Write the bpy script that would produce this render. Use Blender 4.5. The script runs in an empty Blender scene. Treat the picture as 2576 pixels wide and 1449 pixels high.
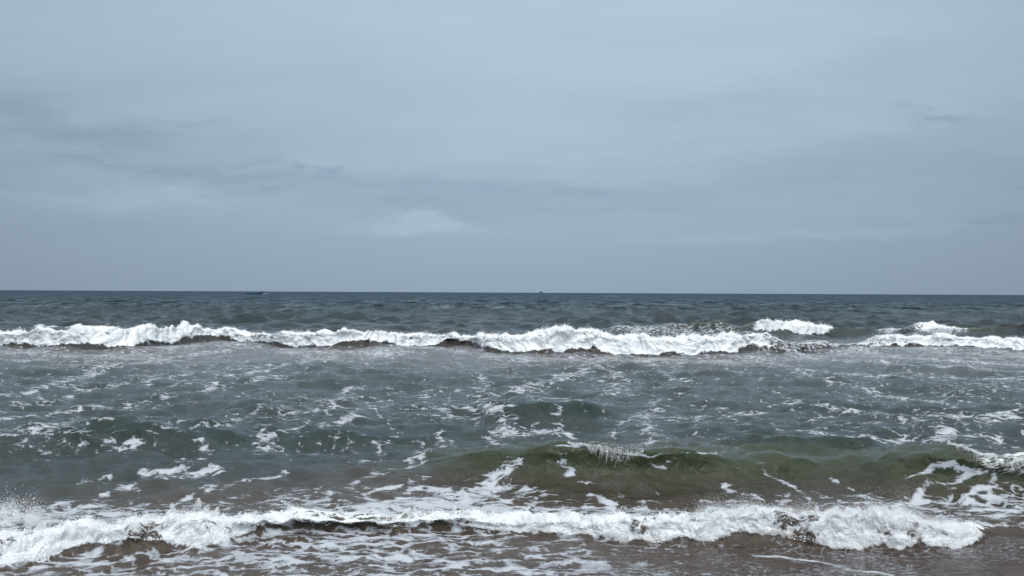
import bpy, bmesh, math
import numpy as np
from mathutils import Vector, Matrix

# ------------------------------------------------------------------ camera, sky, sun, exposure
sc = bpy.context.scene
COL = sc.collection
CH = 2.6            # eye height above still water (m)
F = 2022.0          # focal length in units of a 2576-wide picture
PW, PH = 2576.0, 1449.0

def yh(px):         # horizon row of the 2576 picture
    return 729.6 + px / PW * 12.2

cam_d = bpy.data.cameras.new('camera')
cam = bpy.data.objects.new('camera', cam_d); COL.objects.link(cam)
cam_d.sensor_width = 36.0
cam_d.lens = 36.0 * F / PW
cam_d.clip_start = 0.05
cam_d.clip_end = 60000.0
pitch = math.atan((yh(1288) - PH / 2) / F)
roll = math.atan(12.2 / PW)
cam.matrix_world = (Matrix.Translation((0, 0, CH)) @ Matrix.Rotation(math.pi / 2 + pitch, 4, 'X')
                    @ Matrix.Rotation(roll, 4, 'Z'))
sc.camera = cam

SUN_EL, SUN_AZ = math.radians(52), math.radians(168)          # azimuth from +Y towards +X
sdir = Vector((math.sin(SUN_AZ) * math.cos(SUN_EL), math.cos(SUN_AZ) * math.cos(SUN_EL), math.sin(SUN_EL)))
sun_d = bpy.data.lights.new('sun', 'SUN')
sun_d.energy = 1.5
sun_d.angle = math.radians(40)
sun_d.color = (1.0, 0.97, 0.93)
sun = bpy.data.objects.new('sun', sun_d); COL.objects.link(sun)
sun.rotation_euler = sdir.to_track_quat('Z', 'Y').to_euler()

sc.view_settings.view_transform = 'Standard'
sc.view_settings.look = 'None'
sc.view_settings.exposure = 0.0
sc.view_settings.gamma = 1.0
sc.view_settings.use_curve_mapping = False
sc.cycles.use_denoising = True
sc.cycles.max_bounces = 5
sc.cycles.diffuse_bounces = 4
sc.cycles.glossy_bounces = 3

class NT:
    """small helper for building node trees"""
    def __init__(self, tree):
        self.t = tree; self.n = tree.nodes; self.l = tree.links
    def node(self, kind, **kw):
        n = self.n.new(kind)
        for k, v in kw.items(): setattr(n, k, v)
        return n
    def put(self, sock, v):
        if v is None: return
        if hasattr(v, 'is_output'): self.l.new(v, sock)
        else: sock.default_value = v
    def math(self, op, a, b=None, c=None, clamp=False):
        n = self.node('ShaderNodeMath', operation=op, use_clamp=clamp)
        for i, v in enumerate((a, b, c)):
            if v is not None: self.put(n.inputs[i], v)
        return n.outputs[0]
    def vmath(self, op, a, b=None, scale=None):
        n = self.node('ShaderNodeVectorMath', operation=op)
        self.put(n.inputs[0], a)
        if b is not None: self.put(n.inputs[1], b)
        if scale is not None: self.put(n.inputs['Scale'], scale)
        return n.outputs['Value'] if op in ('LENGTH', 'DOT_PRODUCT', 'DISTANCE') else n.outputs[0]
    def mix(self, fac, a, b, kind='RGBA', blend='MIX'):
        n = self.node('ShaderNodeMix', data_type=kind, blend_type=blend)
        n.clamp_factor = True
        i = {'RGBA': (6, 7, 2), 'FLOAT': (2, 3, 0), 'VECTOR': (4, 5, 1)}[kind]
        self.put(n.inputs[0], fac); self.put(n.inputs[i[0]], a); self.put(n.inputs[i[1]], b)
        return n.outputs[i[2]]
    def smooth(self, v, lo, hi, a=0.0, b=1.0):
        n = self.node('ShaderNodeMapRange', interpolation_type='SMOOTHSTEP')
        for s, x in zip(n.inputs[:5], (v, lo, hi, a, b)): self.put(s, x)
        return n.outputs[0]
    def noise(self, vec, scale, detail=4.0, rough=0.55, dist=0.0, dims='3D', color=False):
        n = self.node('ShaderNodeTexNoise', noise_dimensions=dims)
        self.put(n.inputs['Vector'], vec); self.put(n.inputs['Scale'], scale)
        n.inputs['Detail'].default_value = detail; n.inputs['Roughness'].default_value = rough
        n.inputs['Distortion'].default_value = dist
        return n.outputs['Color' if color else 'Fac']
    def mapping(self, vec, loc=(0, 0, 0), rot=(0, 0, 0), scale=(1, 1, 1), vtype='POINT'):
        n = self.node('ShaderNodeMapping', vector_type=vtype)
        self.put(n.inputs[0], vec)
        n.inputs['Location'].default_value = loc; n.inputs['Rotation'].default_value = rot
        n.inputs['Scale'].default_value = scale
        return n.outputs[0]

def build_world():
    w = bpy.data.worlds.new('World'); sc.world = w
    w.use_nodes = True
    w.cycles.sampling_method = 'NONE'
    T = NT(w.node_tree); T.n.clear()
    out = T.node('ShaderNodeOutputWorld'); bg = T.node('ShaderNodeBackground')
    T.l.new(bg.outputs[0], out.inputs[0])
    d = T.node('ShaderNodeTexCoord').outputs['Generated']
    sep = T.node('ShaderNodeSeparateXYZ'); T.l.new(d, sep.inputs[0])
    x, y, z = sep.outputs
    zc = T.math('MAXIMUM', z, 0.0)
    # overcast layer: brighter towards the zenith (as under any even overcast)
    ramp = T.node('ShaderNodeValToRGB'); T.put(ramp.inputs[0], zc)
    e = ramp.color_ramp; e.interpolation = 'B_SPLINE'
    stops = [(0.0, (0.272, 0.364, 0.470)), (0.10, (0.338, 0.440, 0.550)), (0.22, (0.420, 0.534, 0.650)),
             (0.36, (0.490, 0.618, 0.735)), (0.60, (0.60, 0.70, 0.79)), (1.0, (0.85, 0.91, 0.97))]
    e.elements[0].position, e.elements[1].position = 0.0, 1.0
    for p, c in stops[1:-1]: e.elements.new(p)
    for el, (p, c) in zip(sorted(e.elements, key=lambda q: q.position), stops):
        el.color = (*c, 1)
    col = ramp.outputs[0]
    # veiled sun: broad lobe
    dot = T.math('MAXIMUM', T.vmath('DOT_PRODUCT', d, tuple(sdir)), 0.0)
    lobe = T.math('POWER', dot, 2.0)
    col = T.mix(1.0, col, T.mix(lobe, (1, 1, 1, 1), (2.1, 2.05, 2.0, 1)), blend='MULTIPLY')
    # horizontal fall-off from the brighter part of the sky in front
    side = T.math('MULTIPLY', T.math('MULTIPLY', x, x), -0.62)
    col = T.mix(1.0, col, T.vmath('SCALE', (1, 1, 1), scale=T.math('ADD', 1.04, side)), blend='MULTIPLY')
    # stratus texture on a flat layer overhead
    den = T.math('ADD', zc, 0.10)
    comb = T.node('ShaderNodeCombineXYZ')
    T.put(comb.inputs[0], T.math('DIVIDE', x, den)); T.put(comb.inputs[1], T.math('DIVIDE', y, den))
    cl = T.mapping(comb.outputs[0], rot=(0, 0, math.radians(-24)), scale=(0.55, 1.15, 1))
    n1 = T.noise(cl, 0.75, 6, 0.5, 0.35, '2D')
    n2 = T.noise(T.mapping(comb.outputs[0], loc=(4, 9, 0), rot=(0, 0, math.radians(12)), scale=(0.5, 1.4, 1)), 2.2, 5, 0.5, 0.6, '2D')
    v = T.math('ADD', T.math('MULTIPLY', T.math('SUBTRACT', n1, 0.5), 0.26), T.math('MULTIPLY', T.math('SUBTRACT', n2, 0.5), 0.10))
    v = T.math('MULTIPLY', v, T.smooth(zc, 0.015, 0.15))
    # single clouds and streaks in front, (lateral, height) per unit distance
    yy = T.math('MAXIMUM', y, 0.02)
    c2 = T.node('ShaderNodeCombineXYZ')
    T.put(c2.inputs[0], T.math('DIVIDE', x, yy)); T.put(c2.inputs[1], T.math('DIVIDE', z, yy))
    at = c2.outputs[0]
    wn = T.noise(T.mapping(at, scale=(1, 3.2, 1)), 8.0, 7, 0.68, 0.0, '2D', True)
    wv = T.vmath('MULTIPLY', T.vmath('SUBTRACT', wn, (0.5, 0.5, 0.5)), (0.24, 0.060, 0))
    aw = T.vmath('ADD', at, wv)
    def P(px, py): return ((px - 1288) / F, (735 - py) / F, 0)
    blobs = [  # px, py, half width, half height (2576 picture), tilt deg, amount
        (250, 350, 230, 34, -6, -0.14), (60, 285, 120, 34, -4, -0.10), (470, 312, 70, 10, 0, -0.08),
        (240, 408, 90, 7, -3, -0.09), (520, 445, 260, 24, -2, -0.11), (775, 425, 26, 12, 0, -0.16), (640, 408, 110, 8, -2, -0.09),
        (1080, 470, 420, 24, -1, -0.10), (1100, 520, 300, 20, 0, -0.07), (1050, 565, 130, 22, 0, 0.15),
        (960, 530, 60, 6, -14, 0.07), (300, 505, 330, 28, -2, 0.11), (150, 440, 240, 14, -3, 0.06),
        (2350, 292, 110, 12, -1, -0.16), (2290, 262, 45, 12, 0, -0.10), (2570, 460, 60, 16, 0, -0.14), (2560, 545, 90, 18, 0, -0.10),
        (2150, 578, 420, 14, 3, 0.10), (1800, 480, 420, 34, 8, -0.05), (1500, 360, 300, 60, 0, 0.05),
        (2050, 330, 460, 34, 12, 0.05), (2000, 200, 420, 40, 14, -0.05), (1500, 478, 130, 8, -2, -0.05)]
    for px, py, hw, hh, tl, am in blobs:
        m = T.mapping(aw, loc=P(px, py), rot=(0, 0, math.radians(tl)), scale=(hw / F, hh / F, 1), vtype='TEXTURE')
        r = T.vmath('LENGTH', m)
        g = T.math('EXPONENT', T.math('MULTIPLY', T.math('MULTIPLY', r, r), -0.9))
        v = T.math('MULTIPLY_ADD', g, am * 1.05, v)
    shade = T.vmath('ADD', (1, 1, 1), T.vmath('SCALE', (1.15, 1.0, 0.80), scale=v))
    col = T.mix(1.0, col, shade, blend='MULTIPLY')
    # thin places let a little of the blue sky above through
    sky = T.node('ShaderNodeTexSky', sky_type='NISHITA')
    sky.sun_disc = False; sky.sun_elevation = SUN_EL; sky.sun_rotation = SUN_AZ
    skc = T.vmath('SCALE', sky.outputs[0], scale=0.06)
    fin = T.mix(0.06, col, skc)
    T.l.new(fin, bg.inputs[0])
    bg.inputs[1].default_value = 1.0
build_world()

# ------------------------------------------------------------------ numpy noise
rng = np.random.default_rng(7)
_perm = np.concatenate([rng.permutation(256)] * 3).astype(np.int32)
_g2 = np.stack([np.cos(np.arange(256) * 2.399963), np.sin(np.arange(256) * 2.399963)], 1).astype(np.float32)
_g3 = rng.normal(size=(256, 3)).astype(np.float32); _g3 /= np.linalg.norm(_g3, axis=1)[:, None]

def perlin2(x, y, seed=0):
    x = np.asarray(x, np.float32) + seed * 17.31; y = np.asarray(y, np.float32) + seed * 9.73
    xf = np.floor(x); yf = np.floor(y)
    xi = xf.astype(np.int32) & 255; yi = yf.astype(np.int32) & 255
    dx = x - xf; dy = y - yf
    u = dx * dx * dx * (dx * (dx * 6 - 15) + 10); v = dy * dy * dy * (dy * (dy * 6 - 15) + 10)
    def g(a, b, ex, ey):
        k = _perm[_perm[a] + b]
        return _g2[k, 0] * ex + _g2[k, 1] * ey
    a = g(xi, yi, dx, dy); b = g(xi + 1, yi, dx - 1, dy)
    c = g(xi, yi + 1, dx, dy - 1); d = g(xi + 1, yi + 1, dx - 1, dy - 1)
    return 1.4 * ((a + (b - a) * u) * (1 - v) + (c + (d - c) * u) * v)

def perlin3(p, seed=0):
    p = p + np.float32(seed * 13.17)
    f = np.floor(p); i = f.astype(np.int32) & 255; d = (p - f).astype(np.float32)
    w = d * d * d * (d * (d * 6 - 15) + 10)
    res = 0
    for ox in (0, 1):
        wx = w[:, 0] if ox else 1 - w[:, 0]
        for oy in (0, 1):
            wy = w[:, 1] if oy else 1 - w[:, 1]
            for oz in (0, 1):
                wz = w[:, 2] if oz else 1 - w[:, 2]
                k = _perm[_perm[_perm[i[:, 0] + ox] + i[:, 1] + oy] + i[:, 2] + oz] & 255
                g = _g3[k]
                res = res + wx * wy * wz * (g[:, 0] * (d[:, 0] - ox) + g[:, 1] * (d[:, 1] - oy) + g[:, 2] * (d[:, 2] - oz))
    return 1.5 * res

def fbm2(x, y, o=4, seed=0, gain=0.5):
    s = 0; a = 1.0
    for k in range(o):
        s = s + a * perlin2(x * 2 ** k, y * 2 ** k, seed + k); a *= gain
    return s

def sm(v, lo, hi):
    t = np.clip((v - lo) / (hi - lo), 0, 1)
    return t * t * (3 - 2 * t)

# ------------------------------------------------------------------ wave lines (crest, foot) as functions of bearing r = x / y
def rr(px): return (np.asarray(px, float) - 1288) / F

class Wave:
    """a ridge of water: foot line and crest line given at points along it, front width wf, back width wb, forward throw of the crest"""
    def __init__(self, pts, wf, wb, lean, fine=0.0, seed=0, hn=0.0, rag=0.0, ls=1.3, gain=1.0):
        a = np.array(pts, float)
        self.wf, self.wb, self.fine, self.seed, self.hn = wf, wb, fine, seed, hn
        self.rag, self.ls = rag, ls
        self.r = rr(a[:, 0])
        foot = CH * F / (a[:, 1] - yh(a[:, 0]))
        ln = a[:, 3] if a.shape[1] > 3 else np.full(len(a), lean)
        yc = foot + wf - ln
        hgt = (CH - yc * (a[:, 2] - yh(a[:, 0])) / F) * gain
        self.foot, self.h = foot, np.maximum(hgt, 0.0)
        self.ln = ln * np.clip(self.h / (0.30 * wf), 0, 1)
    def at(self, r):
        f = np.interp(r, self.r, self.foot); h = np.interp(r, self.r, self.h); l = np.interp(r, self.r, self.ln)
        if self.fine:
            xs = r * f
            f = f + self.fine * (perlin2(xs * self.ls, xs * 0 + 3.3, self.seed) + self.rag * (0.6 * perlin2(xs * 4, xs * 0 + 1.1, self.seed + 1) + 0.35 * perlin2(xs * 11, xs * 0 + 5.7, self.seed + 2)))
            h = h * (1 + self.hn * (0.6 * perlin2(xs * 1.7 * self.ls, xs * 0 + 7.7, self.seed + 4) + 0.7 * self.rag * perlin2(xs * 7, xs * 0 + 2.7, self.seed + 5)))
        return f, h, l

near = Wave([(-900, 1470, 1390, .10), (-300, 1450, 1360, .10), (0, 1430, 1338, .10), (100, 1415, 1328, .10), (200, 1397, 1308, .10), (330, 1400, 1298, .12), (430, 1388, 1298, .12),
             (520, 1388, 1300, .12), (600, 1372, 1308, .12), (660, 1360, 1306, .22), (740, 1344, 1292, .30), (830, 1340, 1300, .30), (900, 1336, 1306, .28),
             (1000, 1348, 1312, .22), (1100, 1338, 1296, .24), (1200, 1342, 1298, .2), (1300, 1346, 1312, .14), (1400, 1348, 1310, .12), (1500, 1356, 1300, .12),
             (1600, 1370, 1308, .12), (1700, 1376, 1300, .12), (1750, 1372, 1284, .12), (1850, 1368, 1266, .12), (1950, 1368, 1270, .12), (2050, 1382, 1274, .12),
             (2200, 1382, 1270, .12), (2300, 1388, 1290, .1), (2400, 1378, 1312, .08), (2500, 1354, 1338, .05), (2576, 1350, 1342, .03), (3200, 1350, 1340, .03)],
            0.24, 0.55, 0.12, fine=0.05, seed=3, hn=0.30, rag=0.8, gain=0.80)
green = Wave([(500, 1240, 1236, .0), (800, 1225, 1205, .0), (950, 1222, 1183, .1), (1050, 1228, 1168, .2), (1200, 1238, 1150, .35), (1300, 1246, 1138, .42), (1380, 1250, 1121, .5), (1500, 1252, 1124, .55),
              (1600, 1252, 1130, .55), (1700, 1248, 1138, .5), (1780, 1245, 1142, .45), (1850, 1244, 1158, .4), (1950, 1244, 1152, .4), (2050, 1240, 1160, .35), (2150, 1245, 1156, .35),
              (2230, 1260, 1146, .45), (2300, 1268, 1146, .6), (2400, 1272, 1164, .7), (2576, 1280, 1162, .75), (3000, 1290, 1180, .7), (3600, 1290, 1250, .3)],
             1.15, 1.1, 0.4, fine=0.03, seed=11, hn=0.10)
swell_a = Wave([(-500, 1190, 1180), (0, 1160, 1130), (150, 1150, 1112), (260, 1146, 1092), (350, 1142, 1084), (480, 1140, 1092), (560, 1140, 1094), (700, 1138, 1094), (820, 1132, 1086),
                (1000, 1128, 1088), (1120, 1124, 1094), (1220, 1120, 1108), (1350, 1118, 1116)], 0.85, 1.3, 0.2, fine=0.10, seed=21, hn=0.25, ls=0.8)
swell_b = Wave([(1100, 1080, 1078), (1200, 1085, 1052), (1280, 1088, 1028), (1350, 1088, 1018), (1430, 1086, 1023), (1500, 1082, 1038), (1570, 1078, 1058), (1680, 1074, 1072)], 1.3, 1.6, 0.35, fine=0.08, seed=31, hn=0.2)
swell_c = Wave([(1700, 1165, 1160), (1800, 1160, 1128), (1880, 1160, 1112), (1960, 1162, 1106), (2080, 1164, 1110), (2180, 1168, 1122), (2260, 1175, 1148), (2350, 1180, 1178)], 0.8, 1.0, 0.18, fine=0.06, seed=41, hn=0.25)
swell_d = Wave([(1850, 1045, 1042), (1950, 1046, 1026), (2060, 1050, 1020), (2200, 1056, 1030), (2350, 1062, 1032), (2576, 1070, 1030), (2800, 1075, 1060)], 1.0, 1.6, 0.2, fine=0.15, seed=51, hn=0.4)
swell_e = Wave([(500, 1062, 1060), (590, 1060, 1036), (650, 1060, 1030), (710, 1060, 1042), (780, 1060, 1058)], 0.8, 1.2, 0.15, fine=0.05, seed=57, hn=0.2)
far = Wave([(-900, 880, 850), (-300, 878, 838), (0, 876, 834), (120, 884, 834), (220, 888, 832), (320, 885, 830), (400, 878, 824), (450, 870, 819), (500, 864, 824), (560, 862, 830), (640, 866, 838), (720, 876, 836), (800, 882, 836),
            (950, 880, 832), (1050, 876, 838), (1130, 872, 846), (1180, 876, 848), (1230, 886, 846), (1300, 890, 840), (1380, 892, 826), (1440, 892, 832), (1520, 893, 842), (1620, 896, 850), (1720, 896, 850), (1830, 894, 846),
            (1890, 890, 844), (1940, 890, 848), (2000, 889, 860), (2080, 884, 869), (2150, 878, 866), (2220, 872, 850), (2300, 876, 846), (2400, 878, 850), (2500, 880, 852), (2576, 884, 850), (3200, 884, 850)],
           1.1, 2.6, 0.5, fine=0.35, seed=61, hn=0.24, rag=0.1, ls=0.5, gain=0.86)
outer = Wave([(1500, 846, 845), (1560, 846, 832), (1620, 846, 826), (1680, 846, 816), (1740, 846, 814), (1800, 848, 820), (1860, 850, 830), (1910, 852, 818), (1960, 854, 818), (2030, 853, 824), (2090, 850, 836),
              (2140, 850, 838), (2180, 850, 836), (2210, 848, 844), (2280, 846, 838), (2340, 846, 822), (2420, 850, 826), (2500, 852, 826), (2576, 852, 820), (3000, 852, 826), (3400, 850, 848)],
             1.3, 2.4, 0.5, fine=0.3, seed=71, hn=0.15, ls=0.25)
WAVES = [near, green, swell_a, swell_b, swell_c, swell_d, swell_e, far, outer]

# ------------------------------------------------------------------ sea grid
ri = np.arange(-0.70, 0.7001, 1 / 790.0)
rm = 0.70 + np.cumsum(np.linspace(1.6, 7, 60)) / 790.0
ro = rm[-1] * 1.09 ** np.arange(1, 26)
RC = np.concatenate([-ro[::-1], -rm[::-1], ri, rm, ro])
NC = len(RC)
ysamp = np.exp(np.linspace(math.log(4.6), math.log(14000.0), 5200))
dens = 0.95 * CH * 804 / ysamp ** 2 + np.where(ysamp < 36, 78 / ysamp, np.where(ysamp < 130, 215 / ysamp, np.where(ysamp < 260, 120 / ysamp, 12 / ysamp)))
dens = np.where(ysamp < 6.4, dens * 0.35, dens)
NR = 990
Y0 = np.empty((NR, NC), np.float32)
fN = near.at(RC)[0]; fG, hG, lG = green.at(RC); fF = far.at(RC)[0]
dy_s = np.gradient(ysamp)
fNs = np.interp(RC, near.r, near.foot); fGs = np.interp(RC, green.r, green.foot); fFs = np.interp(RC, far.r, far.foot)
for j in range(NC):
    d = dens + 330 * np.exp(-((ysamp - fNs[j] - 0.12) / 0.22) ** 2) + 42 * np.exp(-((ysamp - fGs[j] - 0.8) / 0.6) ** 2) \
        + 36 * np.exp(-((ysamp - fFs[j] - 0.6) / 1.1) ** 2)
    c = np.cumsum(d * dy_s); c = (c - c[0]) / (c[-1] - c[0])
    Y0[:, j] = np.interp(np.linspace(0, 1, NR), c, ysamp)
R2 = np.broadcast_to(RC.astype(np.float32), (NR, NC))
X0 = Y0 * R2
DYG = np.gradient(Y0, axis=0)

def wave_fields(w):
    """height and forward throw of one wave on the grid, with a 0..1 front position"""
    f, h, l = (a.astype(np.float32)[None, :] for a in w.at(RC))
    q = Y0 - f
    s = np.clip(q / w.wf, 0, 1)
    front = s * s * (3 - 2 * s)
    back = np.exp(-np.clip((q - w.wf) / w.wb, 0, 20) ** 1.4)
    prof = np.where(q < w.wf, front, back)
    z = h * prof
    dy = -l * prof ** 2.2 * np.where(q < w.wf, 1.0, np.exp(-np.clip((q - w.wf) / (0.7 * w.wb), 0, 20) ** 2))
    return z, dy, prof, q, h

Z = np.zeros((NR, NC), np.float32); DX = np.zeros_like(Z); DY = np.zeros_like(Z)
WF = []
for w in WAVES:
    z, dy, prof, q, h = wave_fields(w)
    Z += z; DY += dy
    WF.append((prof, q, h))

# wind chop: a sum of travelling waves with a wide spread of headings
zone_off = sm(Y0, 30, 60)                     # 0 inside the surf, 1 offshore
zone_mid = sm(Y0, 8.5, 12.0)
gust = 1 + 0.45 * fbm2(X0 * 0.045, Y0 * 0.045, 2, 5) + 0.35 * fbm2(X0 * 0.25, Y0 * 0.25, 2, 9)
NWAVE = 84
lam = np.exp(np.linspace(math.log(0.20), math.log(11.0), NWAVE) + rng.normal(0, 0.03, NWAVE))
th = rng.normal(0, 0.42, NWAVE) + rng.choice([0, 0, 0.35, -0.35], NWAVE)
ph = rng.uniform(0, 6.283, NWAVE)
for k in range(NWAVE):
    L = lam[k]; kk = 2 * math.pi / L
    st = 0.042 * (1.0 if L < 7 else 0.7)
    env = zone_off * (1.7 if 1.2 < L < 6 else 0.9) + (1 - zone_off) * zone_mid * (1.25 if L < 0.9 else 0.75 if L < 2.2 else 0.35) + (1 - zone_mid) * (0.60 if L < 0.8 else 0.12)
    env = env * sm(L / np.maximum(DYG, 1e-4), 1.6, 3.6) * gust
    a = (st / kk) * env
    cx, cy = math.sin(th[k]), -math.cos(th[k])
    p = (kk * (cx * X0 + cy * Y0) + ph[k] + 0.8 * perlin2(X0 / (L * 6), Y0 / (L * 6), k)).astype(np.float32) if L > 1.5 else (kk * (cx * X0 + cy * Y0) + ph[k]).astype(np.float32)
    sn = np.sin(p); cs = np.cos(p)
    Z += a * cs
    DX -= 0.55 * a * cx * sn; DY -= 0.55 * a * cy * sn

# short sharp-crested wavelets
def ridged(x, y, seed):
    return 1 - 2.2 * np.abs(perlin2(x, y, seed)) 
bend = 0.5 * perlin2(X0 * 0.12, Y0 * 0.12, 88)
for (lx, ly, amp, zone, sd) in ((4.6, 2.2, 0.10, zone_off, 811), (2.6, 1.2, 0.075, zone_off, 821), (1.5, 0.7, 0.042, zone_off, 826), (2.4, 1.0, 0.055, (1 - zone_off) * zone_mid, 831),
                                (1.1, 0.50, 0.038, (1 - zone_off) * zone_mid, 841), (0.55, 0.26, 0.015, (1 - zone_off) * (0.35 + 0.65 * sm(Y0, 8, 9.5)), 851)):
    lw = sm(ly / np.maximum(DYG, 1e-4), 1.2, 2.6)
    Z += amp * zone * lw * gust * ridged(X0 / lx + bend, (Y0 + 0.25 * X0 * (sd % 3 - 1)) / ly + 2 * bend, sd)
# ragged ripples in the shallows
shallow = (1 - sm(Y0, 13, 20)) * sm(Y0, 6, 8)
Z += shallow * 0.012 * fbm2(X0 * 1.6 + 0.4 * Y0, Y0 * 3.2, 3, 77)

X = X0 + DX; Y = Y0 + DY

def project_rows():
    return yh(1288 + RC[None, :] * F) + (CH - Z) / np.maximum(Y, 0.5) * F
PROJ = project_rows()
def on_water(px, py):
    """first point of the water surface met by the sight line through a picture point, in flow (rest) coordinates"""
    j = int(np.clip(np.searchsorted(RC, (px - 1288) / F), 0, NC - 1))
    hit = PROJ[:, j] <= py
    i = int(np.argmax(hit)) if hit.any() else NR - 1
    return float(X0[i, j]), float(Y0[i, j])

# ------------------------------------------------------------------ foam cover
COV = np.zeros_like(Z); THK = np.zeros_like(Z)
wx = X0 + 0.22 * fbm2(X0 * 0.9, Y0 * 0.9, 3, 101); wy = Y0 + 0.22 * fbm2(X0 * 0.9, Y0 * 0.9, 3, 131)

brk = fbm2(X0 * 2.1, Y0 * 2.6, 3, 161)
def streak(pts, w, s, solid=0.0):
    P = np.array([on_water(*p) for p in pts])
    lo = P.min(0) - 3.2 * w - 0.5; hi = P.max(0) + 3.2 * w + 0.5
    m = (X0 > lo[0]) & (X0 < hi[0]) & (Y0 > lo[1]) & (Y0 < hi[1])
    if not m.any(): return
    ax = wx[m]; ay = wy[m]
    best = np.full(ax.shape, 1e9, np.float32)
    for (x1, y1), (x2, y2) in zip(P[:-1], P[1:]):
        dx, dy = x2 - x1, y2 - y1
        t = np.clip(((ax - x1) * dx + (ay - y1) * dy) / (dx * dx + dy * dy + 1e-9), 0, 1)
        best = np.minimum(best, (ax - x1 - t * dx) ** 2 + (ay - y1 - t * dy) ** 2)
    c = s * np.exp(-best / (w * w)) * (0.88 + 0.30 * brk[m])
    COV[m] = np.maximum(COV[m], c)
    if solid: THK[m] = np.maximum(THK[m], solid * np.exp(-best / (w * w * 0.6)))

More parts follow.
